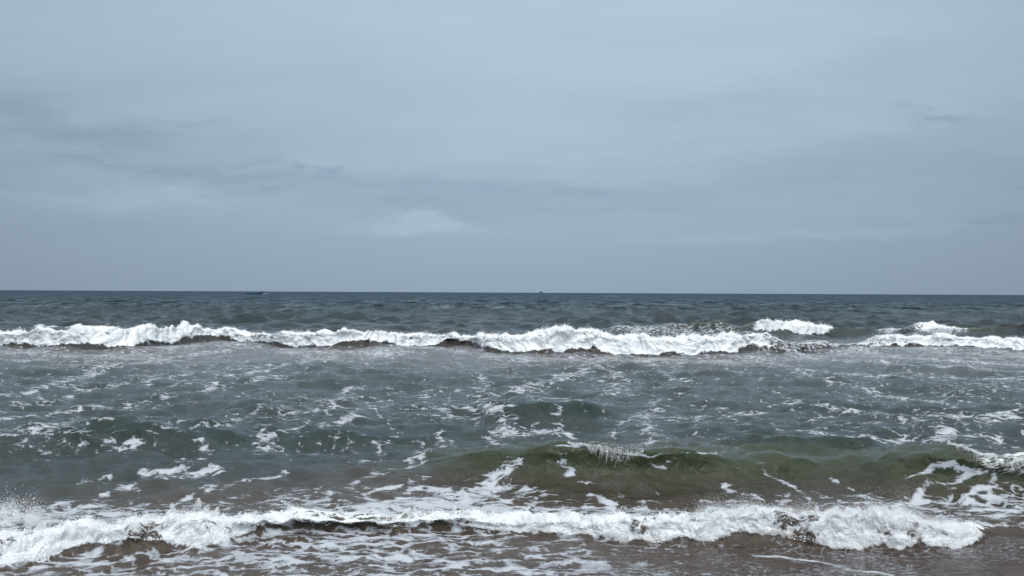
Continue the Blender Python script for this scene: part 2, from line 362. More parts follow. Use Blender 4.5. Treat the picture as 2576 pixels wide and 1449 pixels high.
STREAKS = [
    ([(0, 995), (140, 965), (300, 920), (400, 900)], .35, .62), ([(0, 1035), (150, 1000), (350, 965), (560, 935), (680, 918)], .30, .62),
    ([(20, 1092), (90, 1076), (140, 1066)], .30, .72), ([(0, 1055), (250, 1020), (420, 1000), (560, 965), (700, 945)], .26, .66),
    ([(-60, 905), (60, 908), (120, 907)], .35, .65), ([(250, 935), (330, 915), (430, 900), (560, 885)], .5, .66),
    ([(560, 945), (700, 925), (800, 905), (830, 900)], .4, .62), ([(680, 1115), (690, 1092), (780, 1075), (880, 1052), (900, 1045)], .22, .74),
    ([(820, 1025), (860, 1000), (890, 975)], .32, .66), ([(280, 1125), (420, 1080), (560, 1065)], .25, .56),
    ([(500, 1152), (505, 1130), (510, 1106)], .14, .72), ([(670, 1132), (685, 1118), (715, 1120)], .12, .74), ([(345, 1196), (400, 1182), (460, 1168), (505, 1142)], .15, .74), ([(440, 1197), (500, 1186), (570, 1172)], .13, .72),
    ([(150, 1285), (260, 1250), (350, 1222)], .09, .66), ([(370, 1270), (470, 1235), (530, 1220)], .10, .66), ([(140, 1220), (240, 1210)], .08, .6), ([(500, 1240), (640, 1210), (740, 1190)], .09, .6),
    ([(900, 1212), (1000, 1182), (1060, 1152), (1100, 1112), (1110, 1095)], .16, .60), ([(940, 1110), (935, 1140), (900, 1165)], .10, .62),
    ([(1060, 1020), (1130, 1030), (1250, 1032)], .28, .68), ([(1245, 1065), (1232, 1040), (1200, 1000), (1212, 960), (1200, 930)], .32, .52),
    ([(1250, 995), (1330, 970), (1420, 945), (1500, 925), (1560, 938)], .42, .68), ([(1490, 898), (1520, 930), (1560, 965), (1540, 990)], .5, .55),
    ([(1255, 1078), (1300, 1095), (1420, 1092)], .22, .70), ([(1280, 1070), (1360, 1085)], .18, .66), ([(1250, 1120), (1255, 1090)], .14, .62),
    ([(1408, 1040), (1420, 1070), (1432, 1100)], .16, .62), ([(1620, 1040), (1608, 1070), (1650, 1095), (1640, 1118)], .26, .60), ([(1645, 1008), (1622, 1050)], .22, .54),
    ([(2040, 1086), (2200, 1105), (2430, 1100)], .26, .66), ([(2000, 1010), (2150, 1040), (2280, 1062)], .35, .58), ([(2080, 960), (2200, 990), (2340, 1012)], .4, .60),
    ([(2340, 1040), (2480, 1052), (2576, 1030), (2700, 1020)], .3, .66), ([(2360, 1085), (2430, 1095), (2500, 1098)], .25, .66), ([(2000, 930), (2200, 945), (2400, 950), (2600, 955)], .55, .60),
    ([(2050, 905), (2300, 920), (2576, 935), (2800, 940)], .6, .62), ([(2160, 874), (2300, 900), (2420, 912), (2700, 918)], .6, .66), ([(1880, 900), (1990, 925), (2060, 950)], .45, .6),
    ([(700, 1312), (850, 1277), (1000, 1262), (1150, 1247), (1240, 1208), (1270, 1190)], .24, .84), ([(960, 1282), (1100, 1270), (1260, 1276)], .38, .90), ([(1060, 1240), (1180, 1255), (1250, 1230)], .34, .78), ([(820, 1292), (1000, 1278), (1200, 1262)], .30, .78), ([(1150, 1240), (1230, 1215), (1275, 1192)], .22, .80), ([(1395, 1125), (1500, 1127), (1615, 1133)], .05, .78), ([(1615, 1136), (1720, 1142), (1800, 1147)], .03, .66), ([(1930, 882), (2010, 869), (2100, 867)], .5, .62), ([(2040, 880), (2150, 892), (2260, 902)], .5, .62), ([(2000, 890), (2120, 905), (2200, 915)], .4, .6),
    ([(940, 1255), (980, 1235), (1010, 1215), (1050, 1205)], .10, .66), ([(1250, 1222), (1300, 1258), (1330, 1285), (1500, 1292)], .13, .74), ([(1340, 1230), (1400, 1242)], .08, .66),
    ([(1495, 1252), (1530, 1272), (1565, 1305)], .10, .82), ([(1560, 1282), (1640, 1284), (1720, 1294)], .08, .70), ([(1420, 1280), (1500, 1270), (1530, 1258)], .07, .66), ([(1640, 1278), (1760, 1290)], .09, .66),
    ([(1430, 1160), (1435, 1190), (1460, 1215)], .07, .55), ([(1640, 1158), (1680, 1166), (1710, 1160)], .05, .80), ([(1290, 1165), (1310, 1180)], .06, .6), ([(1810, 1185), (1870, 1195)], .07, .56), ([(1860, 1240), (1900, 1255)], .10, .66),
    ([(1920, 1170), (1990, 1230), (2060, 1280)], .06, .60), ([(2120, 1190), (2200, 1235), (2230, 1262)], .06, .60), ([(2290, 1205), (2300, 1180), (2335, 1168), (2370, 1180), (2365, 1215), (2330, 1245), (2280, 1268)], .07, .86),
    ([(2370, 1180), (2420, 1185), (2470, 1210)], .07, .82), ([(2430, 1240), (2480, 1246), (2530, 1285)], .08, .80), ([(2440, 1265), (2500, 1290), (2576, 1300)], .12, .74), ([(2300, 1255), (2350, 1262)], .06, .66),
    ([(1885, 1393), (1980, 1405), (2060, 1416), (2150, 1437), (2220, 1452)], .05, 1.05), ([(1100, 1440), (1160, 1410), (1230, 1390)], .10, .75),
    ([(100, 822), (140, 820), (200, 826)], .7, .9), ([(1560, 826), (1700, 838), (1850, 842)], 1.5, .58), ([(1600, 836), (1800, 838)], 1.3, .56), ([(2240, 828), (2330, 824), (2390, 826)], 1.2, .8),
    ([(150, 733), (165, 733)], 3.0, .9), ([(1540, 745), (1552, 745)], 2.5, .9), ([(665, 739), (672, 739)], 2.5, .95), ([(1030, 756), (1046, 755)], 1.5, .75),
]
for pts_, w_, s_ in STREAKS:
    mid_ = 860 < min(p[1] for p in pts_) < 1186 and max(p[1] for p in pts_) < 1215
    streak(pts_, w_ * (1.25 if mid_ else 1.1), min(s_ - (0.03 if mid_ else 0), 0.64) if mid_ else s_)

# general lacy cover by zone
pat = fbm2(X0 * 0.16, Y0 * 0.28, 3, 201); pat2 = fbm2(X0 * 0.5 + Y0 * 0.2, Y0 * 0.9, 3, 221)
z_mid = sm(Y0, 10.5, 14) * (1 - sm(Y0, 33, 40))
COV = np.maximum(COV, z_mid * np.clip(0.20 + 0.14 * pat + 0.20 * pat2, 0, 0.50))
# long drawn-out foam lines running out from the beach
for (fx, fy, sd, am) in ((0.62, 0.085, 261, 0.53), (1.25, 0.16, 271, 0.47)):
    rid = 1 - np.abs(perlin2(X0 * fx + 0.55 * perlin2(X0 * 0.3, Y0 * 0.22, sd + 1) - 0.10 * Y0 * np.sign(fx) * np.tanh(X0 / 6), Y0 * fy, sd))
    line = np.clip((rid - 0.90) / 0.10, 0, 1)
    COV = np.maximum(COV, z_mid * am * line * np.clip(0.86 + 0.40 * pat2 + 0.2 * pat, 0.3, 1.05))
z_bk = np.exp(-((Y0 - fF[None, :] + 2.5) / 3.0) ** 2)
COV = np.maximum(COV, z_bk * np.clip(0.46 + 0.22 * pat2, 0, 0.66))
fNr = fN.astype(np.float32)[None, :]
swash = (1 - sm(Y0, fNr + 0.02, fNr + 0.2)).astype(np.float32)
sw_amt = np.interp(R2, [-0.9, -0.55, -0.1, 0.05, 0.25, 0.45, 0.7], [.44, .46, .49, .47, .45, .40, .33]).astype(np.float32)
COV = np.maximum(COV, swash * np.clip(sw_amt + 0.13 * pat2 + 0.10 * fbm2(X0 * 1.7, Y0 * 2.6, 2, 240), 0, 0.9))
between = sm(Y0, fNr + 0.1, fNr + 0.5) * (1 - sm(Y0, fNr + 1.6, fNr + 2.6))
COV = np.maximum(COV, between * np.clip(0.42 + 0.25 * pat2, 0, 0.62))

# whitewater of the breaking waves
def whitewater(wi, amount, front_lo, back_len, power=1.0, seed=0, nsc=1.0):
    prof, q, h = WF[wi]
    w = WAVES[wi]
    a = np.interp(RC, rr(amount[0]), amount[1]).astype(np.float32)[None, :]
    lo = np.interp(RC, rr(front_lo[0]), front_lo[1]).astype(np.float32)[None, :] if isinstance(front_lo, tuple) else front_lo
    n = 0.30 * fbm2(X0 * nsc, Y0 * nsc * 1.2, 4, seed)
    f = np.where(q < w.wf, sm(prof + 0.5 * n * (prof > 0.002), lo - 0.06, lo + 0.14), 1 - sm((q - w.wf) / back_len + 1.1 * n, 0.55, 1.15))
    return np.clip(f * a, 0, 1) * (q > -0.02)

A_near = ([-900, 0, 560, 640, 680, 900, 980, 1040, 1200, 1260, 1330, 2400, 2480, 2560, 3200], [1, 1, 1, .95, .70, .62, .70, .78, .85, .86, 1, 1, .45, .0, .0])
L_near = ([-900, 120, 250, 320, 400, 440, 560, 640, 690, 740, 790, 830, 870, 940, 990, 1040, 1090, 1180, 1280, 1400, 1700, 1830, 1960, 2040, 2290, 2310, 2340, 2400, 2700],
          [.05, .06, .30, .42, .32, .08, .10, .30, .66, .84, .60, .36, .74, .78, .40, .25, .55, .30, .10, .06, .08, .22, .20, .06, .06, .28, .06, .03, .0])
t_near = whitewater(0, A_near, L_near, 0.34, seed=301, nsc=3.0)
t_near = np.clip(t_near * np.clip(1.0 + 0.55 * fbm2(X0 * 0.9, Y0 * 0.3, 3, 306) - 0.10, 0.45, 1.1), 0, 1)
A_far = ([-900, -50, 0, 440, 470, 560, 600, 1120, 1150, 1185, 1210, 1880, 1915, 1960, 2170, 2230, 2700, 3200], [1, 1, 1, 1, .9, .9, 1, 1, .95, .9, 1, 1, .75, .30, .35, .9, 1, 1])
L_far = ([-900, 0, 440, 480, 540, 580, 700, 1100, 1145, 1190, 1230, 1400, 1860, 1890, 2200, 2240, 2700], [.16, .18, .14, .36, .44, .28, .16, .20, .38, .44, .14, .12, .12, .25, .25, .12, .12])
t_far = whitewater(7, A_far, L_far, 1.5, seed=331, nsc=0.6)
A_out = ([1500, 1885, 1905, 1930, 2075, 2100, 2290, 2330, 2380, 2440, 3400], [0, 0, .9, 1, 1, 0, 0, .85, .7, 0, 0])
L_out = ([1500, 1900, 2100, 2300, 2576], [.3, .15, .3, .72, .8])
t_out = whitewater(8, A_out, L_out, 1.2, seed=341, nsc=0.6)
A_gr = ([1400, 2255, 2330, 2420, 2576, 3000, 3600], [0, 0, .25, .45, .60, .7, .5])
L_gr = ([1400, 2300, 2420, 2576, 3000], [.92, .90, .80, .68, .5])
t_gr = whitewater(1, A_gr, L_gr, 0.25, seed=351, nsc=2.2)
torn = fbm2(X0 * 2.6, Y0 * 4.0 + Z * 3.0, 3, 371) * (Y0 < 16) + fbm2(X0 * 0.8, Y0 * 1.2 + Z, 3, 375) * (Y0 >= 16)
for t in (t_near, t_far, t_out, t_gr):
    THK = np.maximum(THK, t); COV = np.maximum(COV, t * (0.90 + 0.34 * torn))
# foam trailing down the back of the far breaker
COV = np.maximum(COV, np.where(WF[7][1] > 1.0, np.clip(np.exp(-((WF[7][1] - 1.0) / 2.4) ** 2) * (0.55 + 0.25 * pat2), 0, 0.7), 0) * (t_far.max(0)[None, :] > 0.3))

# the lip of the thin curling part of the near wave is a narrow pale edge
lipw = np.interp(RC, rr([640, 690, 1000, 1220, 1280]), [0, 1, 1, .8, 0]).astype(np.float32)[None, :]
COV = np.maximum(COV, lipw * sm(WF[0][0], 0.80, 0.95) * (WF[0][1] < 0.30) * 1.1)
THK = np.maximum(THK, lipw * sm(WF[0][0], 0.82, 0.97) * (WF[0][1] < 0.30) * 0.65)

# ------------------------------------------------------------------ turbulent relief of the whitewater
def grid_normals():
    gx = [np.gradient(a, axis=1) for a in (X, Y, Z)]; gy = [np.gradient(a, axis=0) for a in (X, Y, Z)]
    n = np.stack([gx[1] * gy[2] - gx[2] * gy[1], gx[2] * gy[0] - gx[0] * gy[2], gx[0] * gy[1] - gx[1] * gy[0]], -1)
    n /= np.linalg.norm(n, axis=-1, keepdims=True) + 1e-12
    return n.astype(np.float32)
N = grid_normals()
def churn(mask_thk, f0, amp, octv, seed, sq=(1, 1, 1)):
    m = mask_thk > 0.03
    P = (np.stack([X[m], Y[m], Z[m]], 1) * np.array(sq)).astype(np.float32)
    d = np.zeros(len(P), np.float32); a = 1.0
    wob = np.stack([perlin3(P * f0 * 0.8, seed + 50), perlin3(P * f0 * 0.8, seed + 51), perlin3(P * f0 * 0.8, seed + 52)], 1) / f0 * 0.5
    for k in range(octv):
        d += a * (np.abs(perlin3((P + wob) * np.float32(f0 * 2 ** k), seed + k)) * 1.6 - 0.35); a *= 0.54
    t = mask_thk[m]
    v = N[m] * (amp * t * d)[:, None]
    jx = perlin3(P * f0 * 2.2, seed + 20) * amp * 0.5 * t
    return m, v, jx
def apply(m, v, jx):
    X[m] += v[:, 0] + jx; Y[m] += v[:, 1]; Z[m] += v[:, 2]
apply(*churn(np.maximum(t_near, 0), 4.6, 0.060, 6, 400, (1.1, 0.8, 0.75)))
apply(*churn(t_gr, 5.0, 0.05, 5, 420))
apply(*churn(np.maximum(t_far, t_out), 1.05, 0.20, 5, 440))
N = grid_normals()

# ------------------------------------------------------------------ colour of the water itself: sediment near the beach, clear green in the waves, dark offshore; shade painted in at wave feet
def lerp(a, b, t): return a * (1 - t[..., None]) + np.array(b, np.float32) * t[..., None]
TINT = np.empty((NR, NC, 3), np.float32); TINT[:] = (0.068, 0.050, 0.037)
TINT = lerp(TINT, (0.034, 0.047, 0.046), sm(Y0 + 1.6 * pat - 0.22 * np.clip(X0, -6, 4), 9.4, 13.2))
TINT = lerp(TINT, (0.125, 0.125, 0.126), sm(Y0 + 3 * pat, 24, 33))
TINT = lerp(TINT, (0.014, 0.026, 0.030), sm(Y0 + 2 * pat, 36, 52))
TINT = lerp(TINT, (0.010, 0.024, 0.040), sm(Y0, 120, 700))
gw = np.clip(sm(WF[1][0], 0.02, 0.50) * np.minimum(WF[1][2] / 0.3, 1), 0, 1)
TINT = lerp(TINT, (0.036, 0.046, 0.022), 0.95 * gw)
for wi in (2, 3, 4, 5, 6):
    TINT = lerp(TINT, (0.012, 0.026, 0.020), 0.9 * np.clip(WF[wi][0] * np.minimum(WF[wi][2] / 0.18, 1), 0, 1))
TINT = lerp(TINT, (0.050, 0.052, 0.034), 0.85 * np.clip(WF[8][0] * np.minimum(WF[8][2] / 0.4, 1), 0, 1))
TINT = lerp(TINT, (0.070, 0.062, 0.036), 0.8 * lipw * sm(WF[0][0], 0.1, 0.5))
trough_shade = np.exp(-((WF[1][1] - 0.10) / 0.40) ** 2) * np.minimum(WF[1][2] / 0.3, 1)  # dark reflection low on the green wave, painted into the tint
TINT = lerp(TINT, (0.034, 0.032, 0.020), 0.8 * np.clip(trough_shade, 0, 1))
foot_shade = np.exp(-((WF[7][1] - 0.25) / 0.75) ** 2) * np.minimum(WF[7][2] / 0.35, 1)  # shadow line under the far breaker's foam, painted into the tint
TINT = lerp(TINT, (0.026, 0.023, 0.020), 0.9 * np.clip(foot_shade, 0, 1))
redsand = (1 - sm(Y0 - 0.22 * X0, 6.9, 8.0)) * sm(X0, -1.0, 2.6)
TINT = lerp(TINT, (0.050, 0.032, 0.024), np.clip(redsand, 0, 1))

# ------------------------------------------------------------------ materials
def new_mat(name):
    m = bpy.data.materials.new(name); m.use_nodes = True
    T = NT(m.node_tree); T.n.clear()
    out = T.node('ShaderNodeOutputMaterial')
    return m, T, out
def attr(T, name, kind='Fac'):
    a = T.node('ShaderNodeAttribute'); a.attribute_name = name
    return a.outputs[kind]

def water_material():
    m, T, out = new_mat('sea_water')
    flow = attr(T, 'flow', 'Vector'); cov = attr(T, 'cov'); thk = attr(T, 'thick'); tint = attr(T, 'tint', 'Color')
    rough_far = attr(T, 'lod')
    geo = T.node('ShaderNodeNewGeometry'); pos = geo.outputs['Position']
    # foam lace: ragged cells opening in the film
    w1 = T.noise(flow, 2.3, 4, 0.6, 0, '2D', True)
    fl = T.vmath('ADD', flow, T.vmath('MULTIPLY', T.vmath('SUBTRACT', w1, (0.5, 0.5, 0.5)), (0.5, 0.4, 0)))
    vor = T.node('ShaderNodeTexVoronoi', voronoi_dimensions='2D', feature='SMOOTH_F1')
    T.put(vor.inputs['Vector'], T.mapping(fl, rot=(0, 0, 0.12), scale=(4.6, 10.5, 1))); vor.inputs['Scale'].default_value = 1.0
    vor.inputs['Smoothness'].default_value = 0.25; vor.inputs['Randomness'].default_value = 1.0
    v2 = T.node('ShaderNodeTexVoronoi', voronoi_dimensions='2D', feature='F1')
    T.put(v2.inputs['Vector'], T.mapping(fl, rot=(0, 0, -0.2), scale=(12, 25, 1))); v2.inputs['Scale'].default_value = 1.0
    cell = T.math('SUBTRACT', 1.0, T.math('MULTIPLY', vor.outputs['Distance'], 1.25))
    cell2 = T.math('SUBTRACT', 1.0, T.math('MULTIPLY', v2.outputs['Distance'], 1.2))
    fn = T.noise(T.mapping(flow, scale=(1, 1.7, 1)), 5.0, 6, 0.62, 0.4, '2D')
    lace = T.math('ADD', T.math('MULTIPLY', cell, 0.50), T.math('ADD', T.math('MULTIPLY', cell2, 0.26), T.math('MULTIPLY', fn, 0.28)))
    grain = attr(T, 'grain')
    gfin = T.noise(T.mapping(flow, rot=(0, 0, -0.18), scale=(1, 2.4, 1)), 13.0, 6, 0.70, 0.8, '2D')
    gfin = T.math('MULTIPLY_ADD', T.math('SUBTRACT', gfin, 0.5), 1.5, 0.52)
    lace = T.mix(grain, lace, gfin, 'FLOAT')
    mask = T.smooth(T.math('SUBTRACT', cov, lace), -0.06, 0.07)
    film = T.smooth(T.math('SUBTRACT', cov, lace), -0.18, 0.05, 0.0, 0.13)     # milky, bubbly water next to the lace
    mask = T.math('MAXIMUM', mask, film)
    # ripple relief
    stretch = T.mapping(pos, scale=(1.0, 1.5, 1.0))
    nb = T.noise(stretch, 6.5, 5, 0.66, 0.3)
    nf = T.noise(T.mapping(pos, scale=(0.5, 1.0, 1.0)), 1.1, 6, 0.75, 0.2)
    bump = T.node('ShaderNodeBump'); bump.inputs['Strength'].default_value = 1.0
    bump.inputs['Distance'].default_value = 1.0
    hgt = T.math('ADD', T.math('MULTIPLY', nb, 0.042), T.math('MULTIPLY', T.math('MULTIPLY', nf, rough_far), 0.62))
    T.put(bump.inputs['Height'], hgt)
    wat = T.node('ShaderNodeBsdfPrincipled')
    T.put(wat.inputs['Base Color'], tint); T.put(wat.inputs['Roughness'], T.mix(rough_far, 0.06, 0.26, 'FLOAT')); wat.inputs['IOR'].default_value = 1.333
    T.put(wat.inputs['Normal'], bump.outputs[0])
    # far out the unresolved wave faces hide the glancing mirror: dark body under a weak broad sheen
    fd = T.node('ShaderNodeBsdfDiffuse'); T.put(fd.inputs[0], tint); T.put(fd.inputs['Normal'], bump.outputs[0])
    fg = T.node('ShaderNodeBsdfGlossy'); fg.inputs[0].default_value = (0.78, 0.91, 1.0, 1); fg.inputs['Roughness'].default_value = 0.30
    T.put(fg.inputs['Normal'], bump.outputs[0])
    fmix = T.node('ShaderNodeMixShader')
    paw = T.noise(T.mapping(pos, scale=(0.16, 0.030, 0)), 1.0, 5, 0.68, 0.3)
    paw2 = T.noise(T.mapping(pos, scale=(0.5, 0.11, 0)), 1.0, 4, 0.65, 0.3)
    T.put(fmix.inputs[0], T.smooth(T.math('ADD', T.math('MULTIPLY', paw, 0.6), T.math('MULTIPLY', paw2, 0.4)), 0.36, 0.64, 0.02, 0.28))
    T.l.new(fd.outputs[0], fmix.inputs[1]); T.l.new(fg.outputs[0], fmix.inputs[2])
    wmix = T.node('ShaderNodeMixShader'); T.put(wmix.inputs[0], T.smooth(rough_far, 0.05, 0.9))
    T.l.new(wat.outputs[0], wmix.inputs[1]); T.l.new(fmix.outputs[0], wmix.inputs[2])
    # foam
    foam = T.node('ShaderNodeBsdfPrincipled')
    thin = T.smooth(thk, 0.0, 0.55)
    dense = T.smooth(T.math('ADD', T.math('SUBTRACT', cov, lace), T.math('MULTIPLY', T.math('SUBTRACT', T.noise(flow, 19.0, 4, 0.6, 0, '2D'), 0.5), 0.25)), 0.0, 0.26)
    fcol = T.mix(thin, T.mix(dense, (0.30, 0.315, 0.345, 1), (0.50, 0.52, 0.55, 1)), (0.88, 0.89, 0.90, 1))
    fb = T.node('ShaderNodeBump'); fb.inputs['Distance'].default_value = 1.0; fb.inputs['Strength'].default_value = 0.9
    fnz = T.noise(pos, 26.0, 5, 0.65, 0.6)
    T.put(fb.inputs['Height'], T.math('ADD', T.math('MULTIPLY', T.math('MULTIPLY', fnz, thk), T.mix(rough_far, 0.024, 0.024, 'FLOAT')), T.math('MULTIPLY', dense, 0.010)))
    # grey patches: wetter foam, and shading of its folds put into the colour
    tear = T.noise(pos, 7.0, 5, 0.62, 0.8)
    tear2 = T.noise(T.mapping(pos, scale=(1, 1, 1.5)), 1.7, 4, 0.6, 1.0)
    foam_grey = T.math('MULTIPLY', T.math('MAXIMUM', T.smooth(tear, 0.56, 0.70), T.smooth(tear2, 0.54, 0.68)), T.smooth(thk, 1.0, 0.55, 0.26, 0.8))
    fcol = T.mix(T.math('MULTIPLY', foam_grey, thin), fcol, (0.42, 0.43, 0.41, 1))
    T.put(foam.inputs['Base Color'], fcol); foam.inputs['Roughness'].default_value = 0.75
    foam.inputs['Specular IOR Level'].default_value = 0.25
    T.put(foam.inputs['Normal'], fb.outputs[0])
    mx = T.node('ShaderNodeMixShader')
    T.put(mx.inputs[0], mask); T.l.new(wmix.outputs[0], mx.inputs[1]); T.l.new(foam.outputs[0], mx.inputs[2])
    T.l.new(mx.outputs[0], out.inputs[0])
    return m
M_WATER = water_material()

def spray_material():
    m, T, out = new_mat('white_spray')
    b = T.node('ShaderNodeBsdfPrincipled')
    b.inputs['Base Color'].default_value = (0.90, 0.91, 0.92, 1); b.inputs['Roughness'].default_value = 0.6
    b.inputs['Specular IOR Level'].default_value = 0.3
    T.l.new(b.outputs[0], out.inputs[0])
    return m
M_SPRAY = spray_material()

def sand_material():
    m, T, out = new_mat('wet_sand')
    geo = T.node('ShaderNodeNewGeometry'); pos = geo.outputs['Position']
    n = T.noise(T.mapping(pos, rot=(0, 0, 0.3), scale=(1, 2.6, 1)), 3.0, 6, 0.6)
    g = T.noise(pos, 160.0, 3, 0.7)
    c = T.mix(n, (0.040, 0.026, 0.020, 1), (0.080, 0.048, 0.034, 1))
    c = T.mix(T.math('MULTIPLY', g, 0.5), c, (0.11, 0.08, 0.06, 1))
    b = T.node('ShaderNodeBsdfPrincipled'); T.put(b.inputs['Base Color'], c)
    T.put(b.inputs['Roughness'], T.smooth(n, 0.3, 0.7, 0.30, 0.55)); b.inputs['IOR'].default_value = 1.36
    bp = T.node('ShaderNodeBump'); bp.inputs['Distance'].default_value = 1.0; bp.inputs['Strength'].default_value = 0.8
    T.put(bp.inputs['Height'], T.math('ADD', T.math('MULTIPLY', n, 0.03), T.math('MULTIPLY', g, 0.003)))
    T.put(b.inputs['Normal'], bp.outputs[0])
    T.l.new(b.outputs[0], out.inputs[0])
    return m
M_SAND = sand_material()

def plain(name, c, rough=0.6, spec=0.4, var=0.25, scale=6.0):
    m, T, out = new_mat(name)
    co = T.node('ShaderNodeTexCoord').outputs['Object']
    n = T.noise(co, scale, 4, 0.6)
    k = T.smooth(n, 0.3, 0.7, 1 - var, 1 + var)
    cc = T.mix(1.0, (*c, 1), T.vmath('SCALE', (1, 1, 1), scale=k), blend='MULTIPLY')
    b = T.node('ShaderNodeBsdfPrincipled'); T.put(b.inputs['Base Color'], cc)
    b.inputs['Roughness'].default_value = rough; b.inputs['Specular IOR Level'].default_value = spec
    T.l.new(b.outputs[0], out.inputs[0])
    return m

# ------------------------------------------------------------------ sea mesh, cut into the sea and the single waves
def tag(o, label=None, cat=None, kind=None, group=None):
    if label: o['label'] = label
    if cat: o['category'] = cat
    if kind: o['kind'] = kind
    if group: o['group'] = group
    return o

V = np.stack([X, Y, Z], -1).reshape(-1, 3).astype(np.float32)
NF = N.reshape(-1, 3)
GRAIN = (swash * sm(X0 + 0.5 * pat2, -0.2, 2.6)).astype(np.float32)
A = {'cov': COV.reshape(-1), 'grain': GRAIN.reshape(-1), 'thick': THK.reshape(-1), 'lod': sm(Y0, 30, 170).reshape(-1)}
FLOW = np.stack([X0, Y0, np.zeros_like(X0)], -1).reshape(-1, 3)
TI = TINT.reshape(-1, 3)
ii = (np.arange(NR - 1)[:, None] * NC + np.arange(NC - 1)[None, :])
QUADS = np.stack([ii, ii + 1, ii + NC + 1, ii + NC], -1).reshape(-1, 4).astype(np.int32)

def mesh_from(name, quads):
    used = np.unique(quads)
    remap = np.zeros(len(V), np.int32); remap[used] = np.arange(len(used), dtype=np.int32)
    q = remap[quads]
    me = bpy.data.meshes.new(name)
    me.vertices.add(len(used)); me.vertices.foreach_set('co', V[used].ravel())
    me.loops.add(q.size); me.loops.foreach_set('vertex_index', q.ravel())
    me.polygons.add(len(q)); me.polygons.foreach_set('loop_start', np.arange(0, q.size, 4, dtype=np.int32))
    me.update(calc_edges=True)
    me.polygons.foreach_set('use_smooth', np.ones(len(q), bool))
    for k, a in A.items():
        at = me.attributes.new(k, 'FLOAT', 'POINT'); at.data.foreach_set('value', a[used].astype(np.float32))
    at = me.attributes.new('flow', 'FLOAT_VECTOR', 'POINT'); at.data.foreach_set('vector', FLOW[used].astype(np.float32).ravel())
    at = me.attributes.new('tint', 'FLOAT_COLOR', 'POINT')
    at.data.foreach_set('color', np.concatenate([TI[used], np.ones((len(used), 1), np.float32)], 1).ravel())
    me.normals_split_custom_set_from_vertices(NF[used])
    me.materials.append(M_WATER)
    o = bpy.data.objects.new(name, me); COL.objects.link(o)
    return o

def face_mean(a):
    return (a[:-1, :-1] + a[1:, :-1] + a[:-1, 1:] + a[1:, 1:]).reshape(-1) * 0.25
fr = (RC[:-1] + RC[1:]) / 2
fpx = np.broadcast_to(1288 + fr[None, :] * F, (NR - 1, NC - 1)).reshape(-1)
owner = np.zeros(len(QUADS), np.int32)
f_near, f_far, f_out, f_gr = (face_mean(t) for t in (t_near, t_far, t_out, t_gr))
gbody = face_mean(np.clip(WF[1][0], 0, 1) * (WF[1][2] > 0.12) * (WF[1][1] < 1.5)) > 0.22
owner[gbody & (fpx > 850) & (fpx < 2240)] = 8
owner[gbody & (fpx >= 2240)] = 9
near_body = face_mean(np.clip(WF[0][0], 0, 1) * (WF[0][1] < 0.5)) > 0.3
nm = (f_near > 0.2) | near_body
owner[nm & (fpx < 640)] = 1
owner[nm & (fpx >= 640) & (fpx < 1270)] = 2
owner[nm & (fpx >= 1270) & (fpx < 2560)] = 3
fm = f_far > 0.25
owner[fm & (fpx < 520)] = 4
owner[fm & (fpx >= 520) & (fpx < 1165)] = 5
owner[fm & (fpx >= 1165) & (fpx < 1950)] = 6
owner[fm & (fpx >= 2150)] = 7
owner[(f_out > 0.25) & (fpx < 2150)] = 10
LAB = {
    1: ('breaking_wave', 'white churning shore break at the lower left, its foam reaching the frame edge'),
    2: ('breaking_wave', 'thin curling lip with dark hollow under it, between two white shore breaks'),
    3: ('breaking_wave', 'long white wall of shore break in front of the brown sand'),
    4: ('breaking_wave', 'leftmost white breaker of the far line, rising to a rounded peak'),
    5: ('breaking_wave', 'low white breaker of the far line, left of the dark gap near the middle'),
    6: ('breaking_wave', 'largest white breaker of the far line, with a bursting hump of foam'),
    7: ('breaking_wave', 'rightmost white breaker of the far line, below a green-brown swell'),
    8: ('cresting_wave', 'smooth green wave rising unbroken behind the near shore break'),
    9: ('curling_wave', 'green wave curling over with laced foam at the right edge'),
    10: ('breaking_wave', 'small white breaker standing behind the right end of the far line'),
}
sea = mesh_from('sea', QUADS[owner == 0]); tag(sea, 'grey-green sea reaching to the horizon', 'sea', 'structure')
WOBJ = {}
for k, (nm_, lab) in LAB.items():
    q = QUADS[owner == k]
    if len(q) == 0: continue
    WOBJ[k] = tag(mesh_from(nm_, q), lab, 'wave', None, 'waves breaking along the shore')

# ------------------------------------------------------------------ beach
def beach():
    xs = np.concatenate([np.linspace(-80, -10, 24)[:-1], np.linspace(-10, 12, 260), np.linspace(12, 80, 24)[1:]])
    ys = np.concatenate([np.linspace(-70, 4, 30)[:-1], np.linspace(4, 10, 130)])
    gx, gy = np.meshgrid(xs, ys)
    shore = 6.75 + 1.5 * np.tanh((gx - 0.6) / 5.0)
    s = shore - gy
    z = np.where(s > 0, 0.105 * s, 0.16 * s) - 0.012
    z = np.where(gy < 0, z - (0.105 - 0.02) * (-gy) * 1.0, z)
    z += 0.016 * fbm2(gx * 0.9, gy * 1.8, 4, 600) * np.exp(-(s / 3) ** 2) + 0.05 * fbm2(gx * 0.15, gy * 0.2, 2, 640) * (gy < 4)
    me = bpy.data.meshes.new('beach')
    nr, nc = gx.shape
    i0 = (np.arange(nr - 1)[:, None] * nc + np.arange(nc - 1)[None, :])
    q = np.stack([i0, i0 + 1, i0 + nc + 1, i0 + nc], -1).reshape(-1, 4)
    me.from_pydata(np.stack([gx, gy, z], -1).reshape(-1, 3).tolist(), [], q.tolist())
    me.polygons.foreach_set('use_smooth', np.ones(len(me.polygons), bool))
    me.materials.append(M_SAND)
    o = bpy.data.objects.new('beach', me); COL.objects.link(o)
    tag(o, 'wet red-brown sand at the water edge', 'beach', 'structure')
beach()

